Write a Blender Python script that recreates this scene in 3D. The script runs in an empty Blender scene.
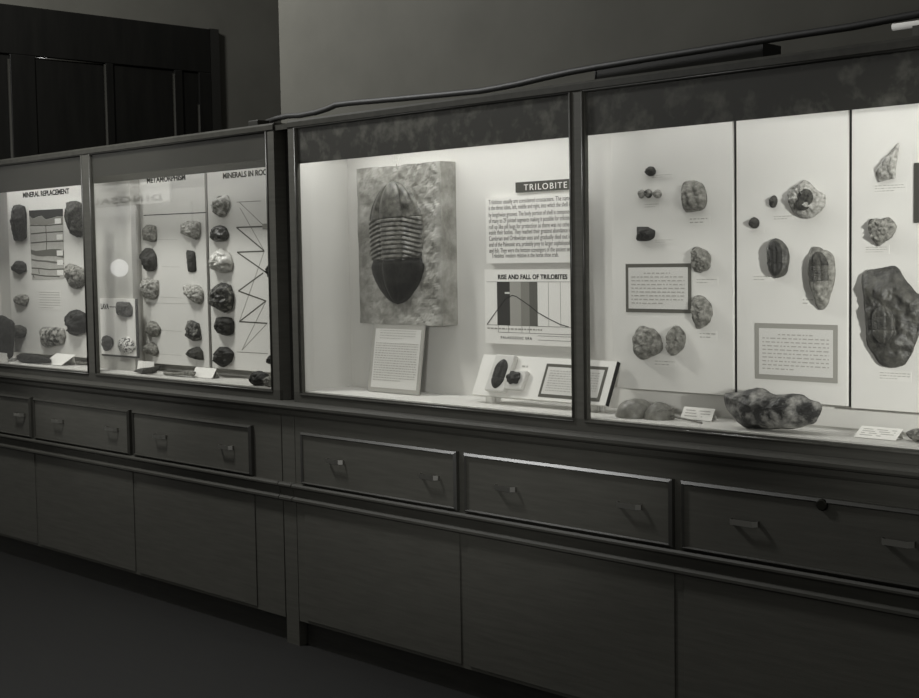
import bpy, bmesh, math, random
from mathutils import Vector, Matrix, noise

scene = bpy.context.scene
COL = scene.collection
# ------------------------------------------------------------------ camera
PX, PY, F = 459.5, 349.0, 1376.0
def _ray(x, y): return Vector((x - PX, y - PY, F))
XA = -_ray(-891, 280.0); XA.normalize()
YA = _ray(1868, 234.5); YA -= XA * XA.dot(YA); YA.normalize()
ZA = XA.cross(YA)
CAM = Vector((2.8075, -3.2317, 1.5))
def direction(x, y):
    r = _ray(x, y)
    return Vector((XA.dot(r), YA.dot(r), ZA.dot(r)))
def on(x, y, axis, val):
    d = direction(x, y); return CAM + d * ((val - CAM[axis]) / d[axis])
def W(x, y, D): return on(x, y, 1, D)

cd = bpy.data.cameras.new('camera'); cam = bpy.data.objects.new('camera', cd); COL.objects.link(cam)
cd.sensor_width = 36.0; cd.lens = F / 919.0 * 36.0; cd.clip_start = 0.05
M = Matrix(((XA[0], -XA[1], -XA[2]), (YA[0], -YA[1], -YA[2]), (ZA[0], -ZA[1], -ZA[2]))).to_4x4()
M.translation = CAM
cam.matrix_world = M
scene.camera = cam
scene.view_settings.view_transform = 'Standard'
scene.view_settings.look = 'None'
scene.view_settings.exposure = 0.0
scene.view_settings.gamma = 1.0
scene.view_settings.use_curve_mapping = False

# ------------------------------------------------------------------ materials
def lin(v):
    v /= 255.0
    return v / 12.92 if v <= 0.04045 else ((v + 0.055) / 1.055) ** 2.4
def G(v):
    """grey of an sRGB value with the warm tone of the print"""
    k = min(1.0, v / 200.0)
    return (lin(v), lin(v * (0.985 + .01 * k)), lin(v * (0.875 + .10 * k)), 1.0)
MATS = {}
def mat(name, v, rough=0.6, v2=None, scale=20.0, bump=0.0, bscale=None, spec=0.5, detail=6.0, coords='Object', stretch=(1, 1, 1), metal=0.0, lo=0.35, hi=0.65):
    if name in MATS: return MATS[name]
    m = bpy.data.materials.new(name); m.use_nodes = True
    nt = m.node_tree; b = nt.nodes['Principled BSDF']
    b.inputs['Roughness'].default_value = rough
    b.inputs['Specular IOR Level'].default_value = spec
    b.inputs['Metallic'].default_value = metal
    b.inputs['Base Color'].default_value = G(v)
    if v2 is not None or bump:
        tc = nt.nodes.new('ShaderNodeTexCoord'); mp = nt.nodes.new('ShaderNodeMapping')
        mp.inputs['Scale'].default_value = stretch
        nt.links.new(tc.outputs[coords], mp.inputs['Vector'])
        n = nt.nodes.new('ShaderNodeTexNoise'); n.inputs['Scale'].default_value = scale; n.inputs['Detail'].default_value = detail
        n.inputs['Roughness'].default_value = 0.6
        nt.links.new(mp.outputs['Vector'], n.inputs['Vector'])
        if v2 is not None:
            r = nt.nodes.new('ShaderNodeValToRGB')
            r.color_ramp.elements[0].position = lo; r.color_ramp.elements[0].color = G(v)
            r.color_ramp.elements[1].position = hi; r.color_ramp.elements[1].color = G(v2)
            nt.links.new(n.outputs['Fac'], r.inputs['Fac'])
            nt.links.new(r.outputs['Color'], b.inputs['Base Color'])
        if bump:
            n2 = n
            if bscale:
                n2 = nt.nodes.new('ShaderNodeTexNoise'); n2.inputs['Scale'].default_value = bscale; n2.inputs['Detail'].default_value = 8
                nt.links.new(mp.outputs['Vector'], n2.inputs['Vector'])
            bp = nt.nodes.new('ShaderNodeBump'); bp.inputs['Strength'].default_value = bump; bp.inputs['Distance'].default_value = 0.003
            nt.links.new(n2.outputs['Fac'], bp.inputs['Height'])
            nt.links.new(bp.outputs['Normal'], b.inputs['Normal'])
    MATS[name] = m
    return m

def glass_mat():
    m = bpy.data.materials.new('window_glass'); m.use_nodes = True
    nt = m.node_tree
    for n in list(nt.nodes): nt.nodes.remove(n)
    out = nt.nodes.new('ShaderNodeOutputMaterial'); mix = nt.nodes.new('ShaderNodeMixShader')
    fr = nt.nodes.new('ShaderNodeFresnel'); fr.inputs['IOR'].default_value = 1.5
    tr = nt.nodes.new('ShaderNodeBsdfTransparent'); gl = nt.nodes.new('ShaderNodeBsdfGlossy')
    tr.inputs['Color'].default_value = (0.97, 0.97, 0.96, 1)
    gl.inputs['Roughness'].default_value = 0.008
    geo = nt.nodes.new('ShaderNodeNewGeometry')
    # the node inverts the index on back faces; undo that so a ray leaving the thin pane is not trapped in it
    ms = nt.nodes.new('ShaderNodeMix'); ms.inputs[2].default_value = 1.5; ms.inputs[3].default_value = 1 / 1.5
    nt.links.new(geo.outputs['Backfacing'], ms.inputs[0]); nt.links.new(ms.outputs[0], fr.inputs['IOR'])
    nt.links.new(fr.outputs[0], mix.inputs[0]); nt.links.new(tr.outputs[0], mix.inputs[1]); nt.links.new(gl.outputs[0], mix.inputs[2])
    nt.links.new(mix.outputs[0], out.inputs[0])
    return m
GLASS = glass_mat()
WOOD = mat('dark_stained_wood', 67, 0.55, 77, 6, 0.12, 60, stretch=(1, 1, 14), spec=0.35, lo=0.3, hi=0.7)
WOODH = mat('dark_stained_wood_rails', 54, 0.6, 64, 6, 0.1, 60, stretch=(1, 14, 14), spec=0.3, lo=0.3, hi=0.7)
BEAD = mat('worn_varnished_moulding', 50, 0.36, 60, 30, spec=0.38)
DBEAD = mat('polished_drawer_bead', 46, 0.33, 54, 30, spec=0.55)
WOODD = mat('blackened_wood', 34, 0.5, 42, 8, stretch=(1, 1, 10), spec=0.3)
DOORW = mat('door_dark_wood', 15, 0.42, 20, 5, stretch=(3, 3, .4), spec=0.22)
WHITE = mat('white_painted_board', 214, 0.75, 219, 4, spec=0.2)
CARD = mat('white_card', 226, 0.8, spec=0.15)
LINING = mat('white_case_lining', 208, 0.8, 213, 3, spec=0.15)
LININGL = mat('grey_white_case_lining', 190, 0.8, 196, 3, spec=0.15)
GREYB = mat('pale_grey_board', 172, 0.8, 178, 5, spec=0.15)
CREAM = mat('off_white_paper', 205, 0.8, spec=0.15)
INK = mat('black_ink', 30, 0.7, spec=0.2)
TYPE = mat('typed_grey_ink', 166, 0.8, spec=0.1)
TYPED = mat('dark_typed_ink', 84, 0.8, spec=0.1)
GREYF = mat('mid_grey_border', 150, 0.8, spec=0.1)
DGREYF = mat('dark_grey_border', 92, 0.8, spec=0.1)
DARKP = mat('dark_grey_sign_paint', 70, 0.6, spec=0.3)
METAL = mat('dull_nickel', 170, 0.33, metal=1.0)
VAL = mat('mottled_dark_valance_paint', 44, 0.55, 112, 11, lo=0.5, hi=0.78, spec=0.3, detail=9)
VALL = mat('plain_dark_valance_paint', 50, 0.55, 58, 3, spec=0.3)
WALLM = mat('grey_plaster_wall', 78, 0.85, 84, 3, 0.05, 90, spec=0.2)
FLOORM = mat('dark_floor_boards', 18, 0.7, 22, 5, stretch=(1, 12, 1), spec=0.3)
CABLE = mat('black_rubber_cable', 20, 0.6)
# stone
def stone(name, v, v2, rough=.7, scale=90, bump=.8, bscale=170, lo=.36, hi=.64, spec=.4):
    return mat(name, v, rough, v2, scale, bump, bscale, lo=lo, hi=hi, spec=spec, detail=8)
S_DARK = stone('dark_stone', 28, 74)
S_BLACK = stone('black_stone', 15, 42, .6)
S_MID = stone('mid_grey_stone', 70, 150)
S_LIGHT = stone('pale_stone', 112, 186)
S_SPECK = stone('speckled_stone', 45, 215, scale=110, lo=.44, hi=.54)
S_MIX = stone('patchy_stone', 46, 165, scale=34, lo=.42, hi=.6)
S_SPAR = stone('pale_lustrous_mineral', 150, 215, .3, 40, .5, 90, spec=.7)
S_FOSS = stone('grey_fossil_stone', 88, 150, scale=60, bump=1.0)
S_FOSSD = stone('dark_fossil_stone', 34, 84, .45, 70, spec=.6)
S_BIG = stone('brown_black_fossil_rock', 34, 76, .5, 40, 1.0, 110, spec=.6)
S_BOULD = stone('dark_patchy_boulder', 22, 175, .5, 20, 1.0, 110, lo=.46, hi=.7, spec=.5)
SLABM = stone('plaster_cast_slab', 118, 168, .5, 16, .5, 60, spec=.5)
TRIL1 = stone('grey_trilobite_cast', 52, 104, .4, 40, .35, 120, spec=.5)
TRIL2 = stone('dark_shaded_trilobite_tail', 20, 40, .4, 26, .3, 110, spec=.2)  # tail's own darker tone plus its downward-facing shade, both put into the colour
SHELL = stone('horseshoe_crab_shell', 104, 134, .4, 60, .2, 160, spec=.5)
LAVAM = stone('black_lava', 20, 54, .8, 120, 1.0, 190)

# ------------------------------------------------------------------ helpers
def box(bm, x0, x1, y0, y1, z0, z1, bev=0.0):
    vs = [bm.verts.new((x, y, z)) for x in (x0, x1) for y in (y0, y1) for z in (z0, z1)]
    fs = [(0, 1, 3, 2), (4, 6, 7, 5), (0, 4, 5, 1), (2, 3, 7, 6), (0, 2, 6, 4), (1, 5, 7, 3)]
    nf = [bm.faces.new([vs[i] for i in f]) for f in fs]
    if bev:
        es = list({e for f in nf for e in f.edges})
        bmesh.ops.bevel(bm, geom=es, offset=bev, segments=2, affect='EDGES', profile=0.5)
    return nf
def prism(bm, pts, dirv):
    """closed polygon pts (world) extruded by dirv"""
    a = [bm.verts.new(p) for p in pts]; b = [bm.verts.new(Vector(p) + Vector(dirv)) for p in pts]
    n = len(a)
    bm.faces.new(a); bm.faces.new(b[::-1])
    for i in range(n): bm.faces.new((a[i], b[i], b[(i + 1) % n], a[(i + 1) % n]))
def obj(name, bm, material, parent=None, smooth=False, bevel=0.0):
    bmesh.ops.recalc_face_normals(bm, faces=bm.faces)
    if parent is not None:
        off = Vector(parent['_at'])
    else:
        lo = [min(v.co[i] for v in bm.verts) for i in range(3)]; hi = [max(v.co[i] for v in bm.verts) for i in range(3)]
        off = Vector(((lo[0] + hi[0]) / 2, (lo[1] + hi[1]) / 2, lo[2]))
    bmesh.ops.translate(bm, verts=bm.verts, vec=-off)
    me = bpy.data.meshes.new(name); bm.to_mesh(me); bm.free()
    if smooth:
        for p in me.polygons: p.use_smooth = True
    o = bpy.data.objects.new(name, me); COL.objects.link(o)
    me.materials.append(material)
    if parent is not None:
        o.parent = parent
    else:
        o.location = off
    o['_at'] = off
    if bevel:
        md = o.modifiers.new('bevel', 'BEVEL'); md.width = bevel; md.segments = 2; md.limit_method = 'ANGLE'
    return o
def tag(o, label, cat, group=None):
    o['label'] = label; o['category'] = cat
    if group: o['group'] = group
    return o
def thing(name, label, cat, loc, group=None):
    o = bpy.data.objects.new(name, None); COL.objects.link(o)
    o.empty_display_size = 0.05
    o.location = loc; o['_at'] = Vector(loc)
    return tag(o, label, cat, group)
def B(*a):
    bm = bmesh.new(); box(bm, *a); return bm
def struct(name, bm, m):
    o = obj(name, bm, m); o['kind'] = 'structure'; return o
def tube(bm, pts, r, seg=8):
    rings = []
    for i, p in enumerate(pts):
        p = Vector(p); a = Vector(pts[max(i - 1, 0)]); b = Vector(pts[min(i + 1, len(pts) - 1)])
        t = (b - a).normalized(); u = t.orthogonal() if i == 0 else (rings[-1][1] - t * t.dot(rings[-1][1]))
        u.normalize(); w = t.cross(u)
        rings.append(([bm.verts.new(p + (u * math.cos(k * 2 * math.pi / seg) + w * math.sin(k * 2 * math.pi / seg)) * r) for k in range(seg)], u))
    for (a, _), (b, _) in zip(rings, rings[1:]):
        for k in range(seg): bm.faces.new((a[k], a[(k + 1) % seg], b[(k + 1) % seg], b[k]))
    bm.faces.new(rings[0][0][::-1]); bm.faces.new(rings[-1][0])
def text_bm(body, origin, width, height, D, bold=0.0, depth=0.0006, track=1.0):
    """lettering on the plane y = D, from a lower-left world point, fitted to width x cap height"""
    cu = bpy.data.curves.new('t', 'FONT'); cu.body = body; cu.size = 1; cu.offset = bold; cu.space_character = track
    o = bpy.data.objects.new('t', cu); COL.objects.link(o)
    dg = bpy.context.evaluated_depsgraph_get(); dg.update()
    me = bpy.data.meshes.new_from_object(o.evaluated_get(dg))
    bm = bmesh.new(); bm.from_mesh(me)
    bpy.data.objects.remove(o); bpy.data.meshes.remove(me); bpy.data.curves.remove(cu)
    x0 = min(v.co.x for v in bm.verts); x1 = max(v.co.x for v in bm.verts)
    cap = 0.73
    for v in bm.verts:
        v.co = Vector((origin[0] + (v.co.x - x0) / (x1 - x0) * width, D, origin[2] + v.co.y / cap * height))
    if bold:   # a heavier stroke: the same letters again, a hair to the side and a hair lower
        dup_ = bmesh.ops.duplicate(bm, geom=bm.faces[:])
        bmesh.ops.translate(bm, verts=[g for g in dup_['geom'] if isinstance(g, bmesh.types.BMVert)], vec=(bold * height, .0001, -bold * height * .4))
    r = bmesh.ops.extrude_face_region(bm, geom=bm.faces[:])
    bmesh.ops.translate(bm, verts=[g for g in r['geom'] if isinstance(g, bmesh.types.BMVert)], vec=(0, -depth, 0))
    return bm
def text_px(body, x0, y0, x1, y1, h, D, **k):
    """lettering whose baseline runs from pixel (x0,y0) to (x1,y1), cap height h pixels"""
    a = W(x0, y0, D); b = W(x1, y1, D); c = W(x0, y0 - h, D)
    return text_bm(body, a, b.x - a.x, c.z - a.z, D, **k)
def typed_bm(X0, X1, Z0, Z1, n, D, seed=1, fill=0.3, gap=0.5, center=()):
    """lines of typewriting too small to read: short strokes word by word"""
    rnd = random.Random(seed); bm = bmesh.new(); pitch = (Z1 - Z0) / n
    for i in range(n):
        z = Z1 - (i + 0.5) * pitch; h = pitch * fill * 0.5; x = X0; end = X1 if i < n - 1 else X0 + (X1 - X0) * rnd.uniform(.5, .8)
        if i in center: x = X0 + (X1 - X0) * .24; end = X1 - (X1 - X0) * .24
        while x < end:
            w = min(rnd.uniform(.8, 3.2) * pitch * 0.5, end - x)
            if w < 0.0008: break
            box(bm, x, x + w, D - 0.0006, D, z - h, z + h)
            x += w + pitch * gap
    return bm
def smooth_outline(pts, n, tension=0.5):
    """closed Catmull-Rom through pts, n samples at even arc length"""
    m = len(pts); raw = []
    for i in range(m):
        p0, p1, p2, p3 = pts[i - 1], pts[i], pts[(i + 1) % m], pts[(i + 2) % m]
        for k in range(12):
            t = k / 12
            q = [0.5 * (2 * p1[j] + (p2[j] - p0[j]) * t + (2 * p0[j] - 5 * p1[j] + 4 * p2[j] - p3[j]) * t * t + (3 * p1[j] - p0[j] - 3 * p2[j] + p3[j]) * t ** 3) for j in (0, 1)]
            l = [p1[j] + (p2[j] - p1[j]) * t for j in (0, 1)]
            raw.append([q[j] * tension + l[j] * (1 - tension) for j in (0, 1)])
    d = [0.0]
    for i in range(len(raw)): d.append(d[-1] + math.dist(raw[i], raw[(i + 1) % len(raw)]))
    out = []; i = 0
    for k in range(n):
        s = d[-1] * k / n
        while d[i + 1] < s: i += 1
        f = (s - d[i]) / max(d[i + 1] - d[i], 1e-9)
        a, b = raw[i], raw[(i + 1) % len(raw)]
        out.append((a[0] + (b[0] - a[0]) * f, a[1] + (b[1] - a[1]) * f))
    return out
def ell(cx, cy, rx, ry, n=12, rot=0.0, jit=0.06, seed=0):
    rnd = random.Random(seed); out = []
    for k in range(n):
        a = 2 * math.pi * k / n; j = 1 + rnd.uniform(-jit, jit)
        x, y = rx * j * math.cos(a), ry * j * math.sin(a)
        out.append((cx + x * math.cos(rot) - y * math.sin(rot), cy + x * math.sin(rot) + y * math.cos(rot)))
    return out
def fn(p, f, seed, octs=4):
    return noise.fractal(Vector(p) * f + Vector((seed * 7.3, seed * 3.1, seed * 5.7)), 0.9, 2.1, octs)
def rock_bm(px, D, t, seed=0, rough=0.25, full=False, power=2.4, n=64, nr=12, floor=None, tens=0.6, shape=None):
    """stone with the photographed outline: relief of thickness t standing off the plane y=D (or rounded on both sides)"""
    if not full and px[0][0] < 280: t *= 0.8
    plane = D if full else D - (0.42 if px[0][0] < 280 else 0.33) * t
    w = [W(x, y, plane) for x, y in px]
    o2 = smooth_outline([(p.x, p.z) for p in w], n, tens)
    cx = sum(p[0] for p in o2) / n; cz = sum(p[1] for p in o2) / n
    size = max(max(p[0] for p in o2) - min(p[0] for p in o2), max(p[1] for p in o2) - min(p[1] for p in o2))
    bm = bmesh.new()
    def layer(sign, ring0):
        rings = [ring0]
        for k in range(1, nr + 1):
            r = 1 - k / nr
            if k == nr:
                c = bm.verts.new((cx, D + sign * t, cz)); rings.append([c]); break
            vs = []
            for (x, z) in o2:
                X = cx + (x - cx) * r; Z = cz + (z - cz) * r
                h = t * max(0.0, 1 - r ** power) ** 0.62
                if shape: h *= shape((X - cx) / (size / 2), (Z - cz) / (size / 2))
                q = (X, D + sign * h, Z)
                cell = noise.voronoi(Vector(q) * (4.5 / size) + Vector((seed * 3.7, seed, 0)))[0]
                h += t * rough * (1.0 * fn(q, 3.0 / size, seed) + 1.1 * (cell[1] - cell[0] - .3) + .6 * fn(q, 11.0 / size, seed + 3)) * (1 - r ** 8)
                vs.append(bm.verts.new((X, D + sign * max(h, t * 0.04), Z)))
            rings.append(vs)
        rr = 1 / nr; h0 = sum(abs(v.co.y - D) for v in rings[-2]) / n
        rings[-1][0].co.y = D + sign * h0
        for a, b in zip(rings, rings[1:]):
            for i in range(n):
                j = (i + 1) % n
                if len(b) == 1: bm.faces.new((a[i], a[j], b[0]))
                else: bm.faces.new((a[i], a[j], b[j], b[i]))
    jit = size * 0.018
    ring = []
    for (x, z) in o2:
        k = 1.0 + 0.04 * fn((x, 0, z), 9 / size, seed + 9, 3) * (rough / 0.25)
        ring.append(bm.verts.new((cx + (x - cx) * k, (D if full else D - 0.25 * t), cz + (z - cz) * k)))
    if full:
        layer(-1, ring); layer(1, ring)
    else:
        layer(-1, ring)
        back = [bm.verts.new((cx + (v.co.x - cx) * .96, D - 0.0004, cz + (v.co.z - cz) * .96)) for v in ring]
        for i in range(n): bm.faces.new((ring[i], back[i], back[(i + 1) % n], ring[(i + 1) % n]))
        bm.faces.new(back)
    if floor is not None:
        lo = min(v.co.z for v in bm.verts)
        bmesh.ops.translate(bm, verts=bm.verts, vec=(0, 0, floor + 0.0005 - lo))
    return bm
def rock(name, label, cat, px, D, t, m, seed=0, group=None, **k):
    return tag(obj(name, rock_bm(px, D, t, seed, **k), m, smooth=k.get('sm', True)), label, cat, group)
def trilobite_bm(P, v0, v1, H, nu=40, nv=60, ribs=9, uoff=0.0):
    """P(u, v, h) -> world; v runs from head to tail"""
    prof = [(0, 0), (.02, .28), (.06, .5), (.105, .66), (.2, .89), (.28, .99), (.34, 1.0), (.6, .98), (.63, .93), (.69, 1.0), (.74, .96), (.8, .86), (.88, .67), (.94, .48), (.975, .3), (.992, .15), (1, 0)]
    def wid(v):
        for (a, x), (b, y) in zip(prof, prof[1:]):
            if v <= b: return x + (y - x) * (v - a) / (b - a)
        return 0
    def hgt(u, v):
        e = max(0.0, 1 - abs(u) ** 2.6) ** 0.55
        lenw = min(1, 6 * min(v + .02, 1 - v + .02))
        h = e * (0.62 * lenw ** .5) + 0.3 * math.exp(-(u / .36) ** 4) * min(1, 5 * min(v, 1 - v)) ** .6
        if .30 < v < .63:
            ph = ((v - .30) / .33 * ribs - 2.2 * max(0, abs(u) - .35) ** 1.3) % 1.0
            h += (0.1 if abs(u) < .38 else .15) * ((ph / .75) ** 0.6 if ph < .75 else ((1 - ph) / .25) ** 1.4) - 0.06
            h -= 0.13 * math.exp(-((abs(u) - .42) / .06) ** 2)
        elif v <= .30:
            h -= 0.13 * math.exp(-((abs(u) - (.45 + .25 * (.3 - v))) / .06) ** 2) * min(1, v * 8)
            h -= 0.1 * math.exp(-((abs(u) - .84) / .05) ** 2)
            h += 0.16 * math.exp(-((abs(u) - .58) / .09) ** 2 - ((v - .19) / .03) ** 2)
        else:
            h -= 0.06 * math.exp(-((abs(u) - .36) / .06) ** 2)
            h -= 0.08 * math.exp(-((v - .645) / .012) ** 2)
        return max(h, 0.0) * H
    bm = bmesh.new(); g = []
    for j in range(nv + 1):
        v = v0 + (v1 - v0) * j / nv; w = max(wid(v), 0.01); row = []
        for i in range(nu + 1):
            u = -1 + 2 * i / nu
            row.append(bm.verts.new(P(u * w, v, hgt(u, v))))
        g.append(row)
    for j in range(nv):
        for i in range(nu): bm.faces.new((g[j][i], g[j][i + 1], g[j + 1][i + 1], g[j + 1][i]))
    # close the back so the part has a body
    edge = [g[0][i] for i in range(nu + 1)] + [g[j][nu] for j in range(1, nv + 1)] + [g[nv][i] for i in range(nu - 1, -1, -1)] + [g[j][0] for j in range(nv - 1, 0, -1)]
    bk = [bm.verts.new(v.co) for v in edge]
    for v, k in zip(edge, bk):
        pass
    for i, v in enumerate(edge): bk[i].co = v.co + BACK
    for i in range(len(edge)):
        j = (i + 1) % len(edge); bm.faces.new((edge[i], edge[j], bk[j], bk[i]))
    return bm
BACK = Vector((0, 0.004, 0))
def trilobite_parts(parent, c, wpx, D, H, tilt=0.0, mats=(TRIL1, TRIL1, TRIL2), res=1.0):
    """head, ribbed body and tail of a trilobite; c = (x,top y,bottom y) pixels at plane D, wpx = half width"""
    top = W(c[0], c[1], D); bot = W(c[2], c[3], D); side = W((c[0] + c[2]) / 2 + wpx, (c[1] + c[3]) / 2, D); mid = W((c[0] + c[2]) / 2, (c[1] + c[3]) / 2, D)
    ax = bot - top; hw = side.x - mid.x
    across = Vector((ax.z, 0, -ax.x)).normalized() * -1
    def P(u, v, h): return top + ax * v + across * (u * hw) + Vector((0, -h, 0))
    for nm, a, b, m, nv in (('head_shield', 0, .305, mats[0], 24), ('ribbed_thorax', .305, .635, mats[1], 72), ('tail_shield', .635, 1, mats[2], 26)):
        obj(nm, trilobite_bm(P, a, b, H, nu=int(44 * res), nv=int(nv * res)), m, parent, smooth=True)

# ------------------------------------------------------------------ setting
struct('floor', B(-9, 8, -7, 4.2, -0.05, 0), FLOORM)
struct('wall_right', B(-1.975, 7.0, .40, .62, 0, 3.9), WALLM)
struct('wall_left', B(-4.75, -4.5, .0, 4.2, 0, 3.9), WALLM)
struct('wall_alcove_right', B(-1.975, -1.85, .62, 4.2, 0, 3.9), WALLM)
struct('wall_back', B(-4.5, -1.975, 4.0, 4.2, 0, 3.9), WALLM)
struct('wall_front_left', B(-9, -4.75, .1, .3, 0, 3.9), WALLM)
# the tall panelled door in the alcove's left wall
dr = bpy.data.objects.new('door_1', None); COL.objects.link(dr); dr.location = (-4.45, 1.0, 0); dr['_at'] = Vector((-4.45, 1.0, 0)); dr['kind'] = 'structure'
XF = -4.455
obj('door_leaf', B(-4.5, XF, .05, 1.735, 0, 2.94), DOORW, dr)
bm = bmesh.new(); box(bm, -4.5, -4.435, 1.737, 1.80, 0, 2.945); o = obj('door_casing', bm, mat('door_casing_wood', 28, .45), dr)
for ya, yb in ((.05, .36), (.54, .99), (1.05, 1.44), (1.49, 1.62)):   # raised stiles between sunk panels
    pass
bm = bmesh.new(); box(bm, XF, XF + .02, .05, 1.735, 2.67, 2.94); obj('top_rail', bm, DOORW, dr, bevel=.004)
for ya, yb in ((.405, .555), (1.0, 1.05), (1.47, 1.525), (1.645, 1.735)):
    obj('stile', B(XF, XF + .02, ya, yb, 0, 2.67), DOORW, dr, bevel=.004)
for y, zt in ((.402, 2.64), (1.0, 2.66), (1.468, 2.645), (1.643, 2.47)):
    bm = bmesh.new(); tube(bm, [(XF + .017, y - .004, .1), (XF + .017, y - .004, zt)], .008, 12)
    obj('panel_bead', bm, mat('polished_door_bead', 44, .2, spec=.8), dr, smooth=True)
bm = bmesh.new(); tube(bm, [(XF + .006, .56, 2.664), (XF + .006, .99, 2.664)], .005, 8); obj('panel_bead', bm, mat('polished_door_bead', 44, .2, spec=.8), dr, smooth=True)

# ------------------------------------------------------------------ cabinets
TOP = 2.03
def bar(bm, x0, x1, z0, z1, y0, y1): box(bm, x0, x1, y0, y1, z0, z1)
def cabinet(label, x0, x1, opens, drawers, valm, lining, deck, fx=None):
    c = thing('display_cabinet', label, 'cabinet', ((x0 + x1) / 2, .19, 0), 'glazed display cabinets along the wall')
    obj('plinth', B(x0 + .01, x1 - .01, .03, .37, 0, .1), WOODD, c)
    obj('base_carcass', B(x0, x1, .0, .385, .1, .90), WOOD, c)
    # waist: stepped mouldings between case and drawers
    bm = bmesh.new()
    prof = [(.2, .902), (-.012, .902), (-.016, .91), (-.016, .925), (-.03, .93), (-.034, .936), (-.034, .945), (-.022, .952), (-.006, .957), (-.006, .9575), (.2, .9575)]
    prism(bm, [(x0 - .004, y, z) for y, z in prof], (x1 - x0 + .008, 0, 0)); obj('waist_moulding', bm, WOODH, c)
    bm = bmesh.new()
    prism(bm, [(x0, y, z) for y, z in [(-.001, .640), (-.02, .640), (-.026, .634), (-.026, .628), (-.016, .620), (-.010, .590), (-.022, .582), (-.022, .574), (-.012, .568), (-.001, .568)]], (x1 - x0, 0, 0)); obj('rail_moulding', bm, WOODH, c)
    # glazed case
    zt, zb = 2.0, .996
    obj('bottom_rail', B(x0, x1, -.0, .016, .958, zb), WOODH, c)
    bm = bmesh.new()
    prism(bm, [(x0, y, z) for y, z in [(.016, zt), (0, zt), (-.004, zt + .004), (-.004, TOP - .008), (.004, TOP), (.016, TOP)]], (x1 - x0, 0, 0)); obj('top_rail', bm, BEAD, c)
    xs = [x0] + [v for o_ in opens for v in o_] + [x1]
    for k in range(0, len(xs), 2):
        nm = 'stile' if k in (0, len(xs) - 2) else 'mullion'
        obj(nm, B(xs[k], xs[k + 1], -.0, .016, zb, zt), WOOD, c)
    for a, b in opens:
        for (xa, xb, za, zb2) in ((a - .012, a - .003, zb, zt), (b + .003, b + .012, zb, zt)):
            bm = bmesh.new(); tube(bm, [((xa + xb) / 2, -.001, za), ((xa + xb) / 2, -.001, zb2)], .0045, 10); obj('sash_bead', bm, BEAD, c, smooth=True)
        bm = bmesh.new(); tube(bm, [(a - .008, -.001, zb - .008), (b + .008, -.001, zb - .008)], .0045, 10); obj('sash_bead', bm, BEAD, c, smooth=True)
        bm = bmesh.new(); tube(bm, [(a - .008, .002, zt + .0), (b + .008, .002, zt + .0)], .0045, 10); obj('sash_bead', bm, WOODD, c, smooth=True)
        obj('glass_pane', B(a - .004, b + .004, .005, .009, zb - .002, zt + .002), GLASS, c)
        obj('valance', B(a - .003, b + .003, .0105, .013, 1.865, zt + .001), valm, c)
    obj('case_top', B(x0, x1, .016, .385, 2.012, TOP), WOOD, c)
    obj('case_back', B(x0, x1, .287, .385, .9, 2.012), WOODD, c)
    for xa, xb in ((x0, x0 + .02), (x1 - .02, x1)): obj('case_side', B(xa, xb, .016, .287, .958, 2.012), WOOD, c)
    obj('back_lining', B(x0 + .022, x1 - .022, .27, .286, .97, 2.01), lining, c)
    obj('display_deck', B(x0 + .022, x1 - .022, .0165, .27, .975, 1.0), deck, c)
    obj('side_lining', B(x0 + .0205, x0 + .025, .0165, .27, 1.0, 2.01), lining, c)
    obj('side_lining', B(x1 - .025, x1 - .0205, .0165, .27, 1.0, 2.01), lining, c)
    obj('case_ceiling', B(x0 + .026, x1 - .026, .0165, .269, 2.0, 2.01), lining, c)
    for a, b, pulls in drawers:
        d = obj('drawer', B(a + .006, b - .006, -.014, -.0005, .648, .838), WOOD, c, bevel=.002)
        z0, z1 = .643, .846
        bm = bmesh.new()       # bevelled bead framing the drawer front
        w = .0125; rr = [(-.0005, 0), (-.014, .0005), (-.022, .0085), (-.016, w)]
        rings = []
        for (X, Z, sx, sz) in ((a, z0, 1, 1), (b, z0, -1, 1), (b, z1, -1, -1), (a, z1, 1, -1)):
            rings.append([bm.verts.new((X + sx * q, y, Z + sz * q)) for y, q in rr])
        for k in range(4):
            p, q = rings[k], rings[(k + 1) % 4]
            for i in range(len(rr) - 1): bm.faces.new((p[i], p[i + 1], q[i + 1], q[i]))
            bm.faces.new((p[-1], p[0], q[0], q[-1]))
        obj('drawer_bead', bm, DBEAD, d)
        for xp, zp in pulls:
            bm = bmesh.new()
            pts = [(-.046, -.014), (-.046, -.022), (-.036, -.036), (.036, -.036), (.046, -.022), (.046, -.014)]
            n = len(pts); f = [bm.verts.new((xp + x, y, zp - .008)) for x, y in pts] ; g = [bm.verts.new((xp + x, y, zp + .008)) for x, y in pts]
            inn = [(x * .93, y + (.003 if abs(x) < .045 else 0)) for x, y in pts]
            f2 = [bm.verts.new((xp + x, y, zp - .008)) for x, y in inn]; g2 = [bm.verts.new((xp + x, y, zp + .008)) for x, y in inn]
            for i in range(n - 1):
                bm.faces.new((f[i], f[i + 1], g[i + 1], g[i])); bm.faces.new((f2[i], g2[i], g2[i + 1], f2[i + 1]))
                bm.faces.new((g[i], g[i + 1], g2[i + 1], g2[i])); bm.faces.new((f[i], f2[i], f2[i + 1], f[i + 1]))
            for i in (0, n - 1): bm.faces.new((f[i], g[i], g2[i], f2[i]))
            obj('pull', bm, METAL, d)
        if fx and a < fx[0] < b:
            bm = bmesh.new(); tube(bm, [(fx[0], -.013, fx[1]), (fx[0], -.024, fx[1])], .016, 20); obj('lock_plate', bm, mat('dark_brass', 60, .35, metal=1), d, bevel=.003)
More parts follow.
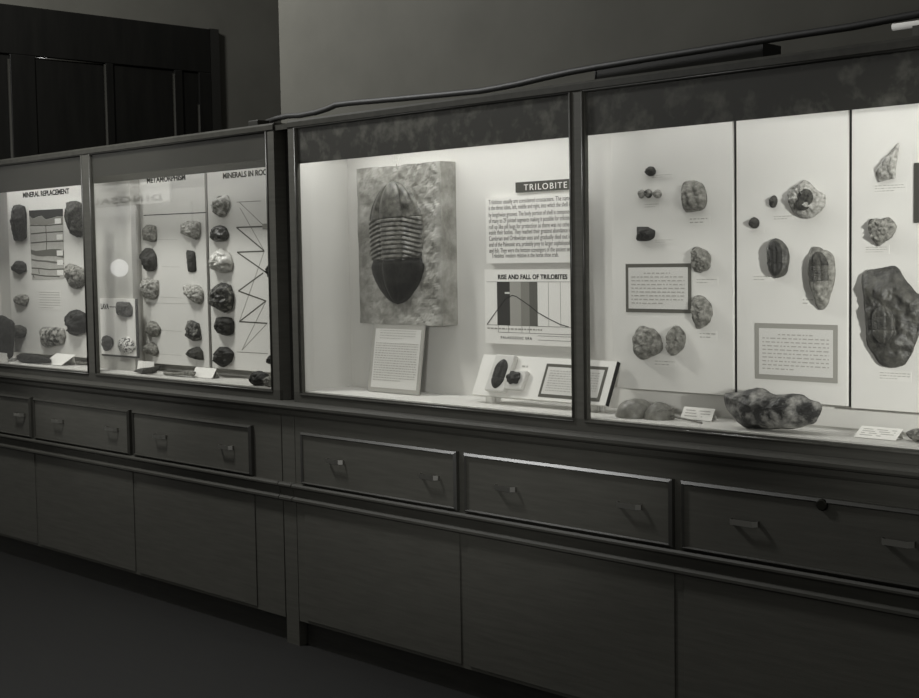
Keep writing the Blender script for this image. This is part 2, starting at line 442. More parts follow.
        dd = obj('cupboard_door', B(a + .002, b - .002, -.004, -.0005, .112, .566), WOOD, c, bevel=.001)
    return c
def pulls_at(*px): return [(on(x, y, 1, -.03).x, on(x, y, 1, -.03).z) for x, y in px]
RC = cabinet('long glazed dark wood cabinet of trilobite fossils, right of the corner gap', -1.41, 1.48, [(-1.36, 0.0), (.064, 1.42)],
             [(-1.36, -.506, [p for p in pulls_at((333, 461.5), (427, 477))]), (-.47, .395, pulls_at((503, 488.5), (627, 506))), (.425, 1.29, pulls_at((742, 523), (896, 543)))],
             VAL, LINING, LINING, fx=tuple(on(822, 505, 1, -.02)[i] for i in (0, 2)))
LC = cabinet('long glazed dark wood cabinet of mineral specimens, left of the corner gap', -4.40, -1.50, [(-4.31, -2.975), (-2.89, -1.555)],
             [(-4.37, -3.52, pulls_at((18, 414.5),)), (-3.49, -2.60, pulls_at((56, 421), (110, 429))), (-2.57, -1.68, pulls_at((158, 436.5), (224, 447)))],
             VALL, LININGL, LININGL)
PROF_W = [(.2, .902), (-.012, .902), (-.016, .91), (-.016, .925), (-.03, .93), (-.034, .936), (-.034, .945), (-.022, .952), (-.006, .957), (-.006, .9575), (.2, .9575)]
PROF_R = [(-.001, .640), (-.02, .640), (-.026, .634), (-.026, .628), (-.016, .620), (-.010, .590), (-.022, .582), (-.022, .574), (-.012, .568), (-.001, .568)]
g = thing('filler_strip', 'narrow dark board closing the gap between the two display cabinets', 'board', (-1.455, .06, 0))
obj('board', B(-1.494, -1.4155, .05, .07, .958, 2.0), WOODD, g)
for nm, pf in (('waist_moulding', PROF_W), ('rail_moulding', PROF_R)):
    bm = bmesh.new(); prism(bm, [(-1.4955, y, z) for y, z in pf], (.081, 0, 0)); obj(nm, bm, WOODH, g)
obj('base_board', B(-1.494, -1.4155, .001, .05, 0, .901), WOOD, g); obj('cap', B(-1.4985, -1.4115, .004, .3, 2.0005, 2.02), BEAD, g)

# ------------------------------------------------------------------ things on top of the cabinets
zt = TOP + .0
def up(x, y, Y): return W(x, y, Y)
bm = bmesh.new()
pts = [W(x, y, .16) for x, y in ((266, 122.5), (277, 118.5), (288, 116), (300, 115.5), (316, 112.5), (327, 109), (336, 105), (352, 103), (392, 99.5), (440, 95), (480, 91), (500, 87.5), (520, 83.5), (545, 77.5), (570, 72), (598, 67))]
pts += [W(x, y, .16) for x, y in ((640, 60), (690, 52), (740, 44), (790, 36), (850, 27), (900, 17.5), (940, 10), (990, 1))]
pts = [Vector((p.x, p.y, max(p.z, zt + .012))) for p in pts]
tube(bm, pts, .011, 10)
tag(obj('power_cable', bm, CABLE, smooth=True), 'long black cable running along the top of the cabinets', 'cable')
def slab_px(x0, yt0, yb0, x1, yt1, yb1, Y, th):
    bm = bmesh.new(); prism(bm, [W(x0, yb0, Y), W(x1, yb1, Y), W(x1, yt1, Y), W(x0, yt0, Y)], (0, th, 0)); return bm
a = W(598, 70, .2); b = W(764, 43, .2)
f = thing('lamp_trough', 'long dark lamp trough lying on top of the right-hand cabinet', 'lamp', ((a.x + b.x) / 2, .23, zt))
zz = (a.z + b.z) / 2
bm = bmesh.new(); prism(bm, [(a.x, .19, zt), (a.x, .19, zz), (a.x, .205, zz + .006), (a.x, .26, zz + .006), (a.x, .28, zt)], (b.x - a.x, 0, 0)); obj('trough', bm, WOODD, f)
for x in (a.x - .004, b.x): obj('end_cap', B(x, x + .004, .188, .282, zt, zz + .004), CABLE, f)
a2 = W(892, 30, .17); b2 = W(990, 14, .17)
f = thing('lamp_tube', 'pale tube lying at the right end of the cabinet top', 'lamp', (a2.x, .17, zt))
r2 = .009; a2 = W(893, 27.3, .13)
bm = bmesh.new(); tube(bm, [(a2.x, .13, a2.z), (1.46, .13, a2.z)], r2, 16); obj('tube', bm, CARD, f, smooth=True)
for x in (a2.x + .06, 1.40):
    obj('tube_holder', B(x, x + .03, .118, .142, zt + .0002, a2.z - r2 * .6), WOOD, f)
bm = bmesh.new(); a3 = W(257, 121, .1)
box(bm, a3.x - .035, a3.x + .03, .08, .14, TOP, TOP + .034)
o = tag(obj('clamp_block', bm, WOODD, bevel=.004), 'small dark block on top of the left cabinet near its right end', 'block')

# ------------------------------------------------------------------ display boards
def board(name, label, X0, X1, z0, z1, Y0, Y1, m, group):
    t = thing(name, label, 'display board', ((X0 + X1) / 2, (Y0 + Y1) / 2, z0), group)
    obj('panel', B(X0, X1, Y0, Y1, z0, z1), m, t, bevel=.0015)
    return t
def caption(t, D, x0, y0, x1, y1, lines=2, ink=TYPE, seed=1, slip=True):
    a = W(x0, y1, D); b = W(x1, y0, D)
    ax, bx, az, bz = a.x, b.x, min(a.z, b.z), max(a.z, b.z)
    az2 = (W(x0, y1, D).z + W(x1, y1, D).z) / 2; bz2 = (W(x0, y0, D).z + W(x1, y0, D).z) / 2
    o = obj('caption', B(ax - .004, bx + .004, D - .0008, D - .0001, az2 - .003, bz2 + .003), m_slip, t)
    obj('typed_text', typed_bm(ax, bx, az2, bz2, lines, D - .0008, seed), ink, o)
m_slip = mat('caption_slip_paper', 220, .8, spec=.15)
def frame_card(t, D, x0, y0, x1, y1, border, ink, n=9, seed=3, bpx=.013, title=True):
    a = W(x0, y1, D); b = W(x1, y0, D)
    a = (a.x, (W(x0, y1, D).z)); b = (b.x, W(x1, y0, D).z)
    o = obj('text_card', B(a[0], b[0], D - .002, D - .0001, a[1], b[1]), border, t)
    obj('card_paper', B(a[0] + bpx, b[0] - bpx, D - .0026, D - .002, a[1] + bpx, b[1] - bpx), CREAM, o)
    obj('typed_text', typed_bm(a[0] + bpx + .012, b[0] - bpx - .012, a[1] + bpx + .012, b[1] - bpx - .012, n, D - .0026, seed, center=(0,) if title else ()), ink, o)
DR = .20
GB = 'white panels in the right-hand cabinet'
bA = board('display_board', 'white panel right of the centre post, with a dark-bordered text card', .003, .462, 1.076, 1.97, DR, .2695, WHITE, GB)
for q in ((652, 174, 672, 178), (645, 203, 659, 208), (690, 217, 709, 224), (655, 239, 673, 243), (697, 278, 717, 284), (700, 332, 716, 339), (655, 360, 675, 366)): caption(bA, DR, *q, seed=int(q[0]))
frame_card(bA, DR, 626.3, 263.3, 691.3, 312, DGREYF, TYPE, n=9, bpx=.0115)
bB = board('display_board', 'white panel with a pale-bordered text card above the big rock', .475, .838, 1.07, 1.97, DR, .2695, WHITE, GB)
for q in ((750, 230.5, 763, 232.5), (774, 215, 792, 220), (754, 275, 772, 281), (803, 298, 814, 305)): caption(bB, DR, *q, seed=int(q[0]))
frame_card(bB, DR, 755.3, 325, 838, 378.5, GREYF, TYPE, n=10, bpx=.0145)
obj('gap_strip', B(.4625, .4745, DR + .008, .2695, 1.072, 1.97), INK, bB); obj('gap_strip', B(.8385, .8495, DR + .008, .2695, 1.068, 1.97), INK, bB)
bC = board('display_board', 'rightmost white panel behind the large dark fossil', .850, 1.40, 1.066, 1.97, DR, .2695, WHITE, GB)
for q in ((875, 184, 905, 192), (866, 246, 888, 253), (880, 372, 910, 380)): caption(bC, DR, *q, seed=int(q[0]), lines=3)
a = W(914.5, 223, DR); b = W(914.5, 163, DR)
obj('dark_plaque', B(a.x, 1.33, DR - .004, DR, a.z, b.z), mat('plaque_dark_paint', 64, .6), bC)

# right cabinet, first bay: things on the back wall
DW = .262
def plate(name, label, cat, x0, y0, x1, y1, D, Yb, m, group=None):
    a = W(x0, y1, D); b = W(x1, y0, D)
    t = thing(name, label, cat, ((a.x + b.x) / 2, (D + Yb) / 2, W(x0, y1, D).z), group)
    z1 = W(x0, y0, D).z
    obj('panel', B(a.x, W(x1, y0, D).x, D, Yb, W(x0, y1, D).z, z1), m, t)
    return t, a.x, W(x1, y0, D).x, W(x0, y1, D).z, z1
t, *_ = plate('title_sign', 'dark strip sign with white letters reading TRILOBITE', 'sign', 515.5, 182.5, 574, 192.8, DW, .2695, DARKP)
obj('lettering', text_px('TRILOBITE', 524, 190.4, 567, 187, 6.3, DW, track=1.25), CARD, t)
DT = .246
t, X0, X1, Z0, Z1 = plate('text_panel', 'white panel of hand-lettered text under the TRILOBITE sign', 'panel', 486.5, 198.2, 582, 263.5, DT, .2695, CARD)
lines = ['Trilobites usually are considered crustaceans. The name', 'is the three lobes, left, middle and right, into which the shell is', 'by lengthwise grooves. The body portion of shell is composed',
         'of many to 29 jointed segments making it possible for trilobite', 'roll up like pill bugs for protection as there was no other', 'inside their bodies. They reached their greatest abundance in',
         'Cambrian and Ordovician seas and gradually died out in', 'end of the Paleozoic era, probably prey to larger cephalopods', 'and fish. They were the bottom scavengers of the ancient sea']
zs = [W(489, y, DT).z for y in (204.5, 210.3, 217.2, 223.2, 229.3, 234.8, 240.8, 246.8, 252.8, 257.9)]
xa, xb = W(489, 230, DT).x, W(571, 230, DT).x
body = bmesh.new()
for ln, z in zip(lines + ["Trilobites' modern relative is the horse shoe crab."], zs):
    last = ln.startswith("Trilobites' ")
    q = text_bm(ln, (xa + (.012 if last else 0), DT, z), (xb - xa) * (.82 if last else 1.0), .0165, DT, depth=.0004)
    me = bpy.data.meshes.new('q'); q.to_mesh(me); q.free(); body.from_mesh(me); bpy.data.meshes.remove(me)
obj('lettering', body, TYPED, t)
DCc = .25
t, X0, X1, Z0, Z1 = plate('chart_panel', 'white chart panel headed RISE AND FALL OF TRILOBITES', 'chart', 485.5, 269.5, 582, 343, DCc, .2695, CARD)
obj('title', text_px('RISE AND FALL OF TRILOBITES', 498, 279, 567.3, 278.3, 4.6, DCc, bold=.03, track=1.1), INK, t)
cz1 = W(497, 281.8, DCc).z; cz0 = W(498, 325, DCc).z
for x0, x1, v in ((497.2, 510, 40), (510, 521, 150), (521, 529.5, 122), (529.5, 537.5, 86)):
    obj('period_bar', B(W(x0, 300, DCc).x, W(x1, 300, DCc).x, DCc - .0006, DCc, cz0, cz1), mat('bar_grey_%d' % v, v, .8), t)
def line_bm(bm, p, q, th, D):
    p = Vector((p[0], D, p[2])); q = Vector((q[0], D, q[2])); d = (q - p).normalized(); nrm = Vector((-d.z, 0, d.x)) * th / 2
    prism(bm, [p + nrm, q + nrm, q - nrm, p - nrm], (0, -.0005, 0))
bm = bmesh.new()
cv = [(487.2, 324.3), (498.2, 308.8), (506, 298.5), (512.5, 295.3), (516.2, 296.4), (530.4, 306.2), (538.2, 312.7), (548.5, 318.5), (560, 324.3), (569, 327)]
for p, q in zip(cv, cv[1:]): line_bm(bm, W(*p, DCc), W(*q, DCc), .0028, DCc - .0006)
obj('trend_curve', bm, INK, t)
bm = bmesh.new()
xr = X1 - .004; xl = W(487, 300, DCc).x
for z in (cz1, cz0): line_bm(bm, (xl, 0, z), (xr, 0, z), .0014, DCc)
zb = W(510, 332.5, DCc).z; line_bm(bm, (W(498.5, 330, DCc).x, 0, zb), (xr, 0, zb), .0014, DCc)
for x in (498.5, 508.5, 522, 529.5): line_bm(bm, (W(x, 330, DCc).x, 0, zb), (W(x, 330, DCc).x, 0, cz0), .0012, DCc)
for x in (548.5, 560.5): line_bm(bm, (W(x, 300, DCc).x, 0, cz0), (W(x, 300, DCc).x, 0, cz1), .0008, DCc)
for yy in (335.8, 340): 
    z = W(538, yy, DCc).z; line_bm(bm, (W(538, yy, DCc).x, 0, z), (xr, 0, z), .0012, DCc)
obj('chart_rules', bm, TYPED, t)
bm = typed_bm(W(487.5, 328, DCc).x, W(569, 328, DCc).x, W(489, 329.5, DCc).z, W(489, 326.8, DCc).z, 1, DCc, 5, fill=.55); obj('period_names', bm, GREYF, t)
obj('era_lettering', text_px('PALAEOZOIC ERA', 501, 338.7, 532, 339.3, 2.9, DCc, track=1.3), INK, t)
obj('curve_label', B(W(505, 293, DCc).x, W(509.7, 293, DCc).x, DCc - .0012, DCc - .0006, W(505, 293.8, DCc).z, W(505, 292, DCc).z), CREAM, t)

# the big trilobite slab
DS = .19
a = W(359, 322.5, DS); b = W(439.5, 163.5, DS); zT = 1.845; zB = 1.256
S = thing('fossil_slab', 'large grey slab with a giant trilobite in relief, hung on the back wall', 'fossil', ((a.x + b.x) / 2, .23, zB))
bm = bmesh.new(); nx, nz = 60, 80; g = []
for j in range(nz + 1):
    row = []
    for i in range(nx + 1):
        x = a.x + (b.x - a.x) * i / nx; z = zB + (zT - zB) * j / nz
        e = min(i, nx - i, 3) / 3
        rr = .55 + .9 * i / nx
        d = (.007 * fn((x, 0, z), 9, 2, 5) + .006 * abs(fn((x, 0, z), 16, 8, 4))) * e * rr - (1 - e) * .004
        if i == 0: x += .006 * fn((0, 0, z), 8, 4)
        if j == nz: z += .005 * fn((x, 0, 0), 9, 4)
        row.append(bm.verts.new((x, DS - d, z)))
    g.append(row)
for j in range(nz):
    for i in range(nx): bm.faces.new((g[j][i], g[j][i + 1], g[j + 1][i + 1], g[j + 1][i]))
edge = [g[0][i] for i in range(nx + 1)] + [g[j][nx] for j in range(1, nz + 1)] + [g[nz][i] for i in range(nx - 1, -1, -1)] + [g[j][0] for j in range(nz - 1, 0, -1)]
bk = [bm.verts.new((v.co.x, .2695, v.co.z)) for v in edge]
for i in range(len(edge)):
    j = (i + 1) % len(edge); bm.faces.new((edge[i], edge[j], bk[j], bk[i]))
bm.faces.new(bk)
obj('slab', bm, SLABM, S)
BACK = Vector((0, .02, 0))
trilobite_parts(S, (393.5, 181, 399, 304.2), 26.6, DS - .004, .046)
bm = bmesh.new(); p = W(397, 164, DS - .006); tube(bm, [p + Vector((0, 0, -.02)), p + Vector((.002, -.004, 0)), p + Vector((0, .01, .03))], .0025, 6); obj('hanging_wire', bm, METAL, S)
BACK = Vector((0, .004, 0))

# easel card on the deck
def leaning(name, label, cat, quad_px, Yb, Yt, m, th=.006):
    """card leaning back: bottom edge at depth Yb on the deck, top edge at depth Yt"""
    bl, br = W(*quad_px[3], Yb), W(*quad_px[2], Yb); tl, tr = W(*quad_px[0], Yt), W(*quad_px[1], Yt)
    X0 = bl.x; z0 = 1.0005
    o = thing(name, label, cat, ((bl.x + br.x) / 2, Yb, 1.0))
    zt_ = (tl.z + tr.z) / 2
    return o, bl.x, br.x, zt_, tl.x, tr.x
E_ = thing('easel_card', 'typed card in a grey mount leaning under the trilobite slab', 'card', (-.98, .15, 1.0))
def card_on(parent, nm, X0, X1, Yb, Yt, zt_, inset, off, m, typed=None, th=.004, z0=1.0025):
    n = Vector((0, -(zt_ - z0), (Yt - Yb))).normalized()   # facing out
    up_ = Vector((0, Yt - Yb, zt_ - z0)); L = up_.length; up_.normalize()
    o0 = Vector((0, Yb, z0))
    def pt(x, s, k): return Vector((x, 0, 0)) + o0 + up_ * s + n * k
    bm = bmesh.new()
    prism(bm, [pt(X0 + inset, inset, off), pt(X1 - inset, inset, off), pt(X1 - inset, L - inset, off), pt(X0 + inset, L - inset, off)], n * -th)
    return obj(nm, bm, m, parent), pt, L
def typed_on(parent, pt, X0, X1, L, s0, s1, n, k, m, seed=2, center=(), fill=.3):
    q = typed_bm(X0, X1, s0, s1, n, 0, seed, fill=fill, center=center)
    for v in q.verts:
        v.co = pt(v.co.x, v.co.z, k - v.co.y)
    return obj('typed_text', q, m, parent)
e0 = on(365.3, 391, 2, 1.0025); e1 = on(421, 395, 2, 1.0025); eb = (e0.y + e1.y) / 2
t0 = on(371.6, 324.6, 0, e0.x); t1 = on(427, 325, 0, e1.x); et = (t0.y + t1.y) / 2; zt_ = (t0.z + t1.z) / 2
print('easel', e0, e1, t0, t1)
o, pt, L = card_on(E_, 'mount', e0.x, e1.x, eb, et, zt_, 0, 0, mat('grey_card_mount', 158, .8), th=.005)
o2, _, _ = card_on(o, 'paper', e0.x, e1.x, eb, et, zt_, .0165, .0008, CREAM, th=.0007)
typed_on(o, pt, e0.x + .045, e1.x - .045, L, L * .78, L * .93, 4, .0009, TYPE, 4)
typed_on(o, pt, e0.x + .026, e1.x - .026, L, L * .16, L * .74, 16, .0009, TYPE, 7, fill=.42)

# sloping stand with two small specimens
SB = thing('specimen_stand', 'sloping white board with a bordered text card, across the centre post', 'display stand', (-.1, .12, 1.0))
zbS = 1.028; p0 = on(473.5, 394, 2, zbS); p1 = on(604, 405.5, 2, zbS)
YbS = (p0.y + p1.y) / 2; XS0, XS1 = p0.x, p1.x
q0 = on(486, 352, 0, XS0); q1 = on(615, 364, 0, XS1)
YtS = (q0.y + q1.y) / 2; ztS = (q0.z + q1.z) / 2
print('stand', YbS, YtS, ztS, XS0, XS1)
ns = Vector((0, -(ztS - zbS), (YtS - YbS))).normalized(); us = Vector((0, YtS - YbS, ztS - zbS)); LS = us.length; us.normalize()
def sp(x, s, k): return Vector((x, YbS, zbS)) + us * s + ns * k
bm = bmesh.new(); prism(bm, [sp(XS0, 0, 0), sp(XS1, 0, 0), sp(XS1, LS, 0), sp(XS0, LS, 0)], ns * -.014); obj('sloping_board', bm, CARD, SB)
obj('edge_strip', (lambda b: (prism(b, [sp(XS1, 0, .0004), sp(XS1, LS, .0004), sp(XS1, LS, -.0144), sp(XS1, 0, -.0144)], (.003, 0, 0)), b)[1])(bmesh.new()), INK, SB)
for x in (XS0 + .05, XS1 - .08):
    bm = bmesh.new(); prism(bm, [(x, YtS - .012, 1.0002), (x, YtS - .012, ztS - .03), (x, YtS + .0, ztS - .018), (x, YtS, 1.0002)], (.03, 0, 0)); obj('leg', bm, WHITE, SB)
    bm = bmesh.new(); prism(bm, [(x, YbS + .016, 1.0002), (x, YbS + .016, zbS + .0), (x, YbS + .03, zbS + .0), (x, YbS + .03, 1.0002)], (.03, 0, 0)); obj('leg', bm, WHITE, SB)
fx0 = W(543, 377, (YbS + YtS) / 2).x; fx1 = W(604.3, 381, (YbS + YtS) / 2).x
def sbox(x0, x1, s0, s1, k0, k1):
    bm = bmesh.new(); prism(bm, [sp(x0, s0, k1), sp(x1, s0, k1), sp(x1, s1, k1), sp(x0, s1, k1)], ns * (k0 - k1)); return bm
cc = obj('text_card', sbox(fx0, fx1, LS * .07, LS * .86, .0002, .0014), DGREYF, SB)
obj('card_paper', sbox(fx0 + .011, fx1 - .011, LS * .07 + .011, LS * .86 - .011, .0014, .002), CREAM, cc)
qq = typed_bm(fx0 + .025, fx1 - .025, LS * .07 + .02, LS * .86 - .02, 9, 0, 11)
for v in qq.verts: v.co = sp(v.co.x, v.co.z, .002 - v.co.y)
obj('typed_text', qq, TYPE, cc)
qq = typed_bm(W(521, 366, YtS - .02).x, W(531, 366, YtS - .02).x, LS * .72, LS * .8, 1, 0, 13, fill=.5)
for v in qq.verts: v.co = sp(v.co.x, v.co.z, .0004 - v.co.y)
obj('typed_text', qq, TYPE, SB)
PLASTER = mat('white_plaster_block', 196, .8, 208, 30, .3, 60)
def plaster(label, x0, x1, s0, s1, k, shift, fossil):
    c = sp((x0 + x1) / 2, (s0 + s1) / 2, 0)
    t = thing('plaster_block', label, 'fossil', tuple(c), 'plaster-mounted trilobites on the sloping board')
    bm = bmesh.new(); P_ = [sp(x0, s0, .0006), sp(x1, s0, .0006), sp(x1 + shift, s1, .0006), sp(x0 + shift, s1, .0006)]
    prism(bm, P_, ns * k); obj('plaster_base', bm, PLASTER, t, bevel=.004)
    fossil(t, k)
b0 = W(487, 386, YbS).x; b1 = W(506, 388, YbS).x
def f1(t, k):
    cx = (b0 + b1) / 2 + .004
    def P(u, v, h): return sp(cx + u * .031 + (1 - v) * .004, LS * .86 - v * LS * .72, k + h - .001)
    global BACK
    BACK = ns * -.004
    for nm, a, b in (('head_shield', 0, .305), ('ribbed_thorax', .305, .635), ('tail_shield', .635, 1)):
        obj(nm, trilobite_bm(P, a, b, .014, nu=24, nv=24), S_BLACK, t, smooth=True)
    BACK = Vector((0, .004, 0))
plaster('upright white plaster block with a long black trilobite, left of the other', b0, b1, LS * .08, LS * .97, .022, .008, f1)
c0 = W(507.5, 386, YbS + .02).x; c1 = W(526, 388, YbS + .02).x
def f2(t, k):
    bm = bmesh.new()
    bmesh.ops.create_icosphere(bm, subdivisions=4, radius=1)
    for v in bm.verts:
        q = v.co.copy(); d = 1 + .35 * fn(q, 1.4, 21)
        v.co = sp((c0 + c1) / 2 + .002 + q.x * .03 * d, LS * .42 + q.y * .022 * d, k + .004 + q.z * .013 * d)
    obj('curled_trilobite', bm, S_BLACK, t, smooth=True)
plaster('low white plaster block topped by a curled black trilobite', c0, c1, LS * .16, LS * .62, .02, .006, f2)
# slip of paper by the stand
bm = bmesh.new(); a = on(594, 409, 2, 1.001); b = on(606, 404, 2, 1.001)
prism(bm, [on(585, 408, 2, 1.0004), on(599, 408.5, 2, 1.0004), on(609, 404.5, 2, 1.0004), on(597, 403, 2, 1.0004)], (0, 0, .001))
tag(obj('paper_slip', bm, CARD), 'small slip of paper lying on the deck beside the centre post', 'paper')

# ------------------------------------------------------------------ fossils of the right cabinet
GA = 'fossils on the panel with the dark-bordered card'
GBf = 'fossils on the panel with the pale-bordered card'
GC = 'fossils on the rightmost panel'
D = DR
rock('fossil_nodule', 'small round dark fossil at the top of the panel, above three tiny pieces', 'fossil', ell(650, 171.3, 4.6, 5), D, .024, S_DARK, 1, GA)
rock('fossil_fragment', 'pale leftmost of three tiny fossil pieces in a row', 'fossil', ell(641, 194, 3.2, 4.6, seed=3), D, .016, S_LIGHT, 2, GA)
rock('fossil_fragment', 'dark-banded middle one of three tiny fossil pieces in a row', 'fossil', ell(648, 193.6, 3.4, 4.8, seed=4), D, .02, S_MIX, 3, GA)
rock('fossil_fragment', 'pale banded rightmost of three tiny fossil pieces in a row', 'fossil', ell(657, 193.8, 4, 4.3, seed=5), D, .018, S_LIGHT, 4, GA)
def ridged(c, amp=.12, freq=9):
    return lambda u, v: 1 + amp * math.sin((u + .25 * v) * freq)
rock('ribbed_fossil', 'large pale rounded fossil with coarse vertical ribs, upper right of the panel', 'fossil', [(681, 186), (684, 181.5), (692, 180), (699, 182), (703.5, 189), (705, 199), (703.5, 207), (700, 210.5), (692, 212), (685.5, 212), (681.5, 206), (680.5, 195)], D, .042, S_FOSS, 5, GA, rough=.15, shape=lambda u, v: .9 + .14 * math.sin(u * 11 + v * 2) + .1 * math.cos(u * 3))
rock('dark_fossil_block', 'small squarish black fossil left of the panel, above the text card', 'fossil', [(636.5, 227), (647, 226.8), (653.5, 230), (654.3, 233), (653, 238), (648, 241), (637, 241)], D, .026, S_BLACK, 6, GA, tens=.3)
rock('rough_fossil', 'rugged grey fossil at the top right corner of the dark-bordered card', 'fossil', [(691.5, 249), (696, 246.5), (702, 248.5), (708, 253), (709.5, 260), (707, 270), (700, 272.5), (693.5, 271), (692, 262)], D, .036, S_FOSS, 7, GA, rough=.4)
rock('oval_fossil', 'tall oval pale fossil at the lower right corner of the dark-bordered card', 'fossil', [(692, 298), (697, 295), (703, 297), (709.5, 304), (711, 313), (708, 323), (701, 328.5), (695.5, 328), (692.5, 319), (692, 308)], D, .036, S_FOSS, 8, GA)
rock('round_fossil', 'big rough round fossil at the lower left, under the dark-bordered card', 'fossil', [(632, 337), (637, 328), (642, 326), (652, 329), (658.5, 336), (661.5, 347), (658, 353.5), (648, 358), (640, 360), (634, 354), (632, 345)], D, .042, S_FOSS, 9, GA, rough=.32)
rock('ridged_fossil', 'oval fossil with a sharp upright ridge, right of the big round one', 'fossil', [(668.5, 333), (672, 327), (676, 325), (682, 331), (684, 338), (682, 348), (675, 355), (670, 355.5), (666.5, 347), (666.5, 340)], D, .038, S_FOSS, 10, GA, shape=lambda u, v: .72 + .5 * math.exp(-((u + .18) / .16) ** 2))
rock('fossil_nodule', 'small dark egg-shaped fossil, lower of the two small ones near the panel edge', 'fossil', ell(753.7, 223, 4.6, 5.8, seed=6), D, .022, S_DARK, 11, GBf)
rock('fossil_nodule', 'small narrow oval fossil left of the star-shaped rock', 'fossil', ell(773, 201.6, 3.7, 6.6, rot=.15, seed=7), D, .02, S_DARK, 12, GBf)
T = thing('trilobite_rock', 'grey many-cornered rock with a dark trilobite at its centre', 'fossil', tuple(W(805, 218, D)), GBf)
obj('matrix_rock', rock_bm([(786.5, 195), (790, 189), (798, 183.5), (803.5, 179.5), (810, 184), (816, 190.5), (823.5, 194.5), (824, 204), (819, 212), (811, 218), (800.5, 217.5), (790.5, 211)], D, .04, 13, rough=.3), S_LIGHT, T, smooth=True)
trilobite_parts(T, (808.5, 189.5, 799.5, 210), 7.5, D - .034, .016, mats=(S_DARK, S_DARK, S_DARK), res=.6)
T = thing('oval_trilobite', 'glossy dark oval trilobite at the left of the panel, above the pale-bordered card', 'fossil', tuple(W(777, 278, D)), GBf)
obj('matrix_rock', rock_bm([(767, 246), (770, 240.5), (774.5, 238), (781, 241), (786, 248), (788, 258), (785.5, 272), (782, 276.5), (775, 278), (769, 273), (766.5, 262)], D, .04, 14, rough=.18), S_FOSSD, T, smooth=True)
trilobite_parts(T, (774, 240.5, 775.5, 276), 7, D - .03, .016, mats=(S_BLACK, S_BLACK, S_BLACK), res=.6)
T = thing('long_trilobite', 'long upright trilobite on a ragged grey stone, right of the glossy oval one', 'fossil', tuple(W(820, 311, D)), GBf)
obj('matrix_rock', rock_bm([(808.5, 258), (812, 248), (818, 247), (828, 250.5), (833, 257), (834.5, 269), (833, 284), (829, 297), (826, 307), (820, 310), (815, 305), (813, 297), (808.5, 284), (807.5, 270)], D, .032, 15, rough=.3), S_FOSS, T, smooth=True)
trilobite_parts(T, (817.5, 251.5, 820, 298), 9.6, D - .024, .018, mats=(S_DARK, S_FOSSD, S_FOSS), res=.7)
rock('stone_shard', 'pale pointed triangular stone shard at the top of the rightmost panel', 'fossil', [(898.5, 142.5), (895.5, 164.5), (894.5, 178.5), (886, 180.5), (878, 182), (875, 172.5), (883, 160.5), (891.5, 150)], D, .02, S_LIGHT, 16, GC, tens=.15)
rock('heart_fossil', 'heart-shaped grey stone above the large dark fossil', 'fossil', [(867.5, 223), (870, 219), (875, 218.3), (881, 219), (888.5, 217), (895.8, 226), (891, 237), (885, 241.5), (878, 246.3), (871.5, 240), (868, 231)], D, .034, S_MID, 17, GC, rough=.24, tens=.4)
BT = thing('large_trilobite_rock', 'very large dark rough fossil at the right edge of the case', 'fossil', tuple(W(890, 369, D)), GC)
obj('matrix_rock', rock_bm([(861, 274), (875, 268.5), (895, 266), (905, 281), (914, 291), (922, 296), (923, 310), (917.5, 333), (913, 350), (904, 366), (891, 368.5), (879, 364), (872, 354), (866, 344), (864, 320), (863, 300)], D, .05, 18, rough=.26, n=96, nr=20), S_BIG, BT, smooth=True)
trilobite_parts(BT, (882, 305, 884, 344), 11, D - .044, .013, mats=(S_BIG, S_BIG, S_BIG), res=.6)

# deck of the right bay
ZD = 1.0
# horseshoe crab
HC = thing('horseshoe_crab', 'dried horseshoe crab shell with a long tail spine on the case floor', 'specimen', tuple(on(645, 419, 2, ZD)))
hc = on(644, 417.5, 2, ZD); hY = hc.y
hx0 = W(619.5, 417, hY).x; hx1 = W(650, 417, hY).x; hx2 = W(672, 416, hY).x; hz = W(640, 399, hY).z - ZD
def dome(nm, xa, xb, ry, rz, notch, ridge):
    bm = bmesh.new(); nu, nv = 32, 10; rings = []
    xc = (xa + xb) / 2; rx = (xb - xa) / 2
    for j in range(nv):
        t = j / nv * math.pi / 2; row = []
        for i in range(nu):
            a_ = 2 * math.pi * i / nu; c_, s_ = math.cos(a_), math.sin(a_)
            k = math.cos(t) ** 1.25
            x = xc + rx * k * c_; y = hY + ry * k * s_
            if c_ > 0: x -= notch * rx * c_ ** 2 * (1 - abs(s_)) * (1 - j / nv)
            z = ZD + .0015 + rz * math.sin(t)
            z += ridge * rz * math.exp(-((abs(s_ * k) - .45) / .12) ** 2) * math.sin(2 * t)
            row.append(bm.verts.new((x, y, z)))
        rings.append(row)
    top = bm.verts.new((xc, hY, ZD + .0015 + rz)); base = [bm.verts.new((v.co.x, v.co.y, ZD + .0004)) for v in rings[0]]
    for a_, b_ in zip([base] + rings, rings):
        for i in range(nu): bm.faces.new((a_[i], a_[(i + 1) % nu], b_[(i + 1) % nu], b_[i]))
    for i in range(nu): bm.faces.new((rings[-1][i], rings[-1][(i + 1) % nu], top))
    bm.faces.new(base[::-1])
    return obj(nm, bm, SHELL, HC, smooth=True)
dome('head_shell', hx0, hx1 + .01, .058, hz, .25, .1)
dome('abdomen_shell', hx1 - .012, hx2, .044, hz * .9, 0, .06)
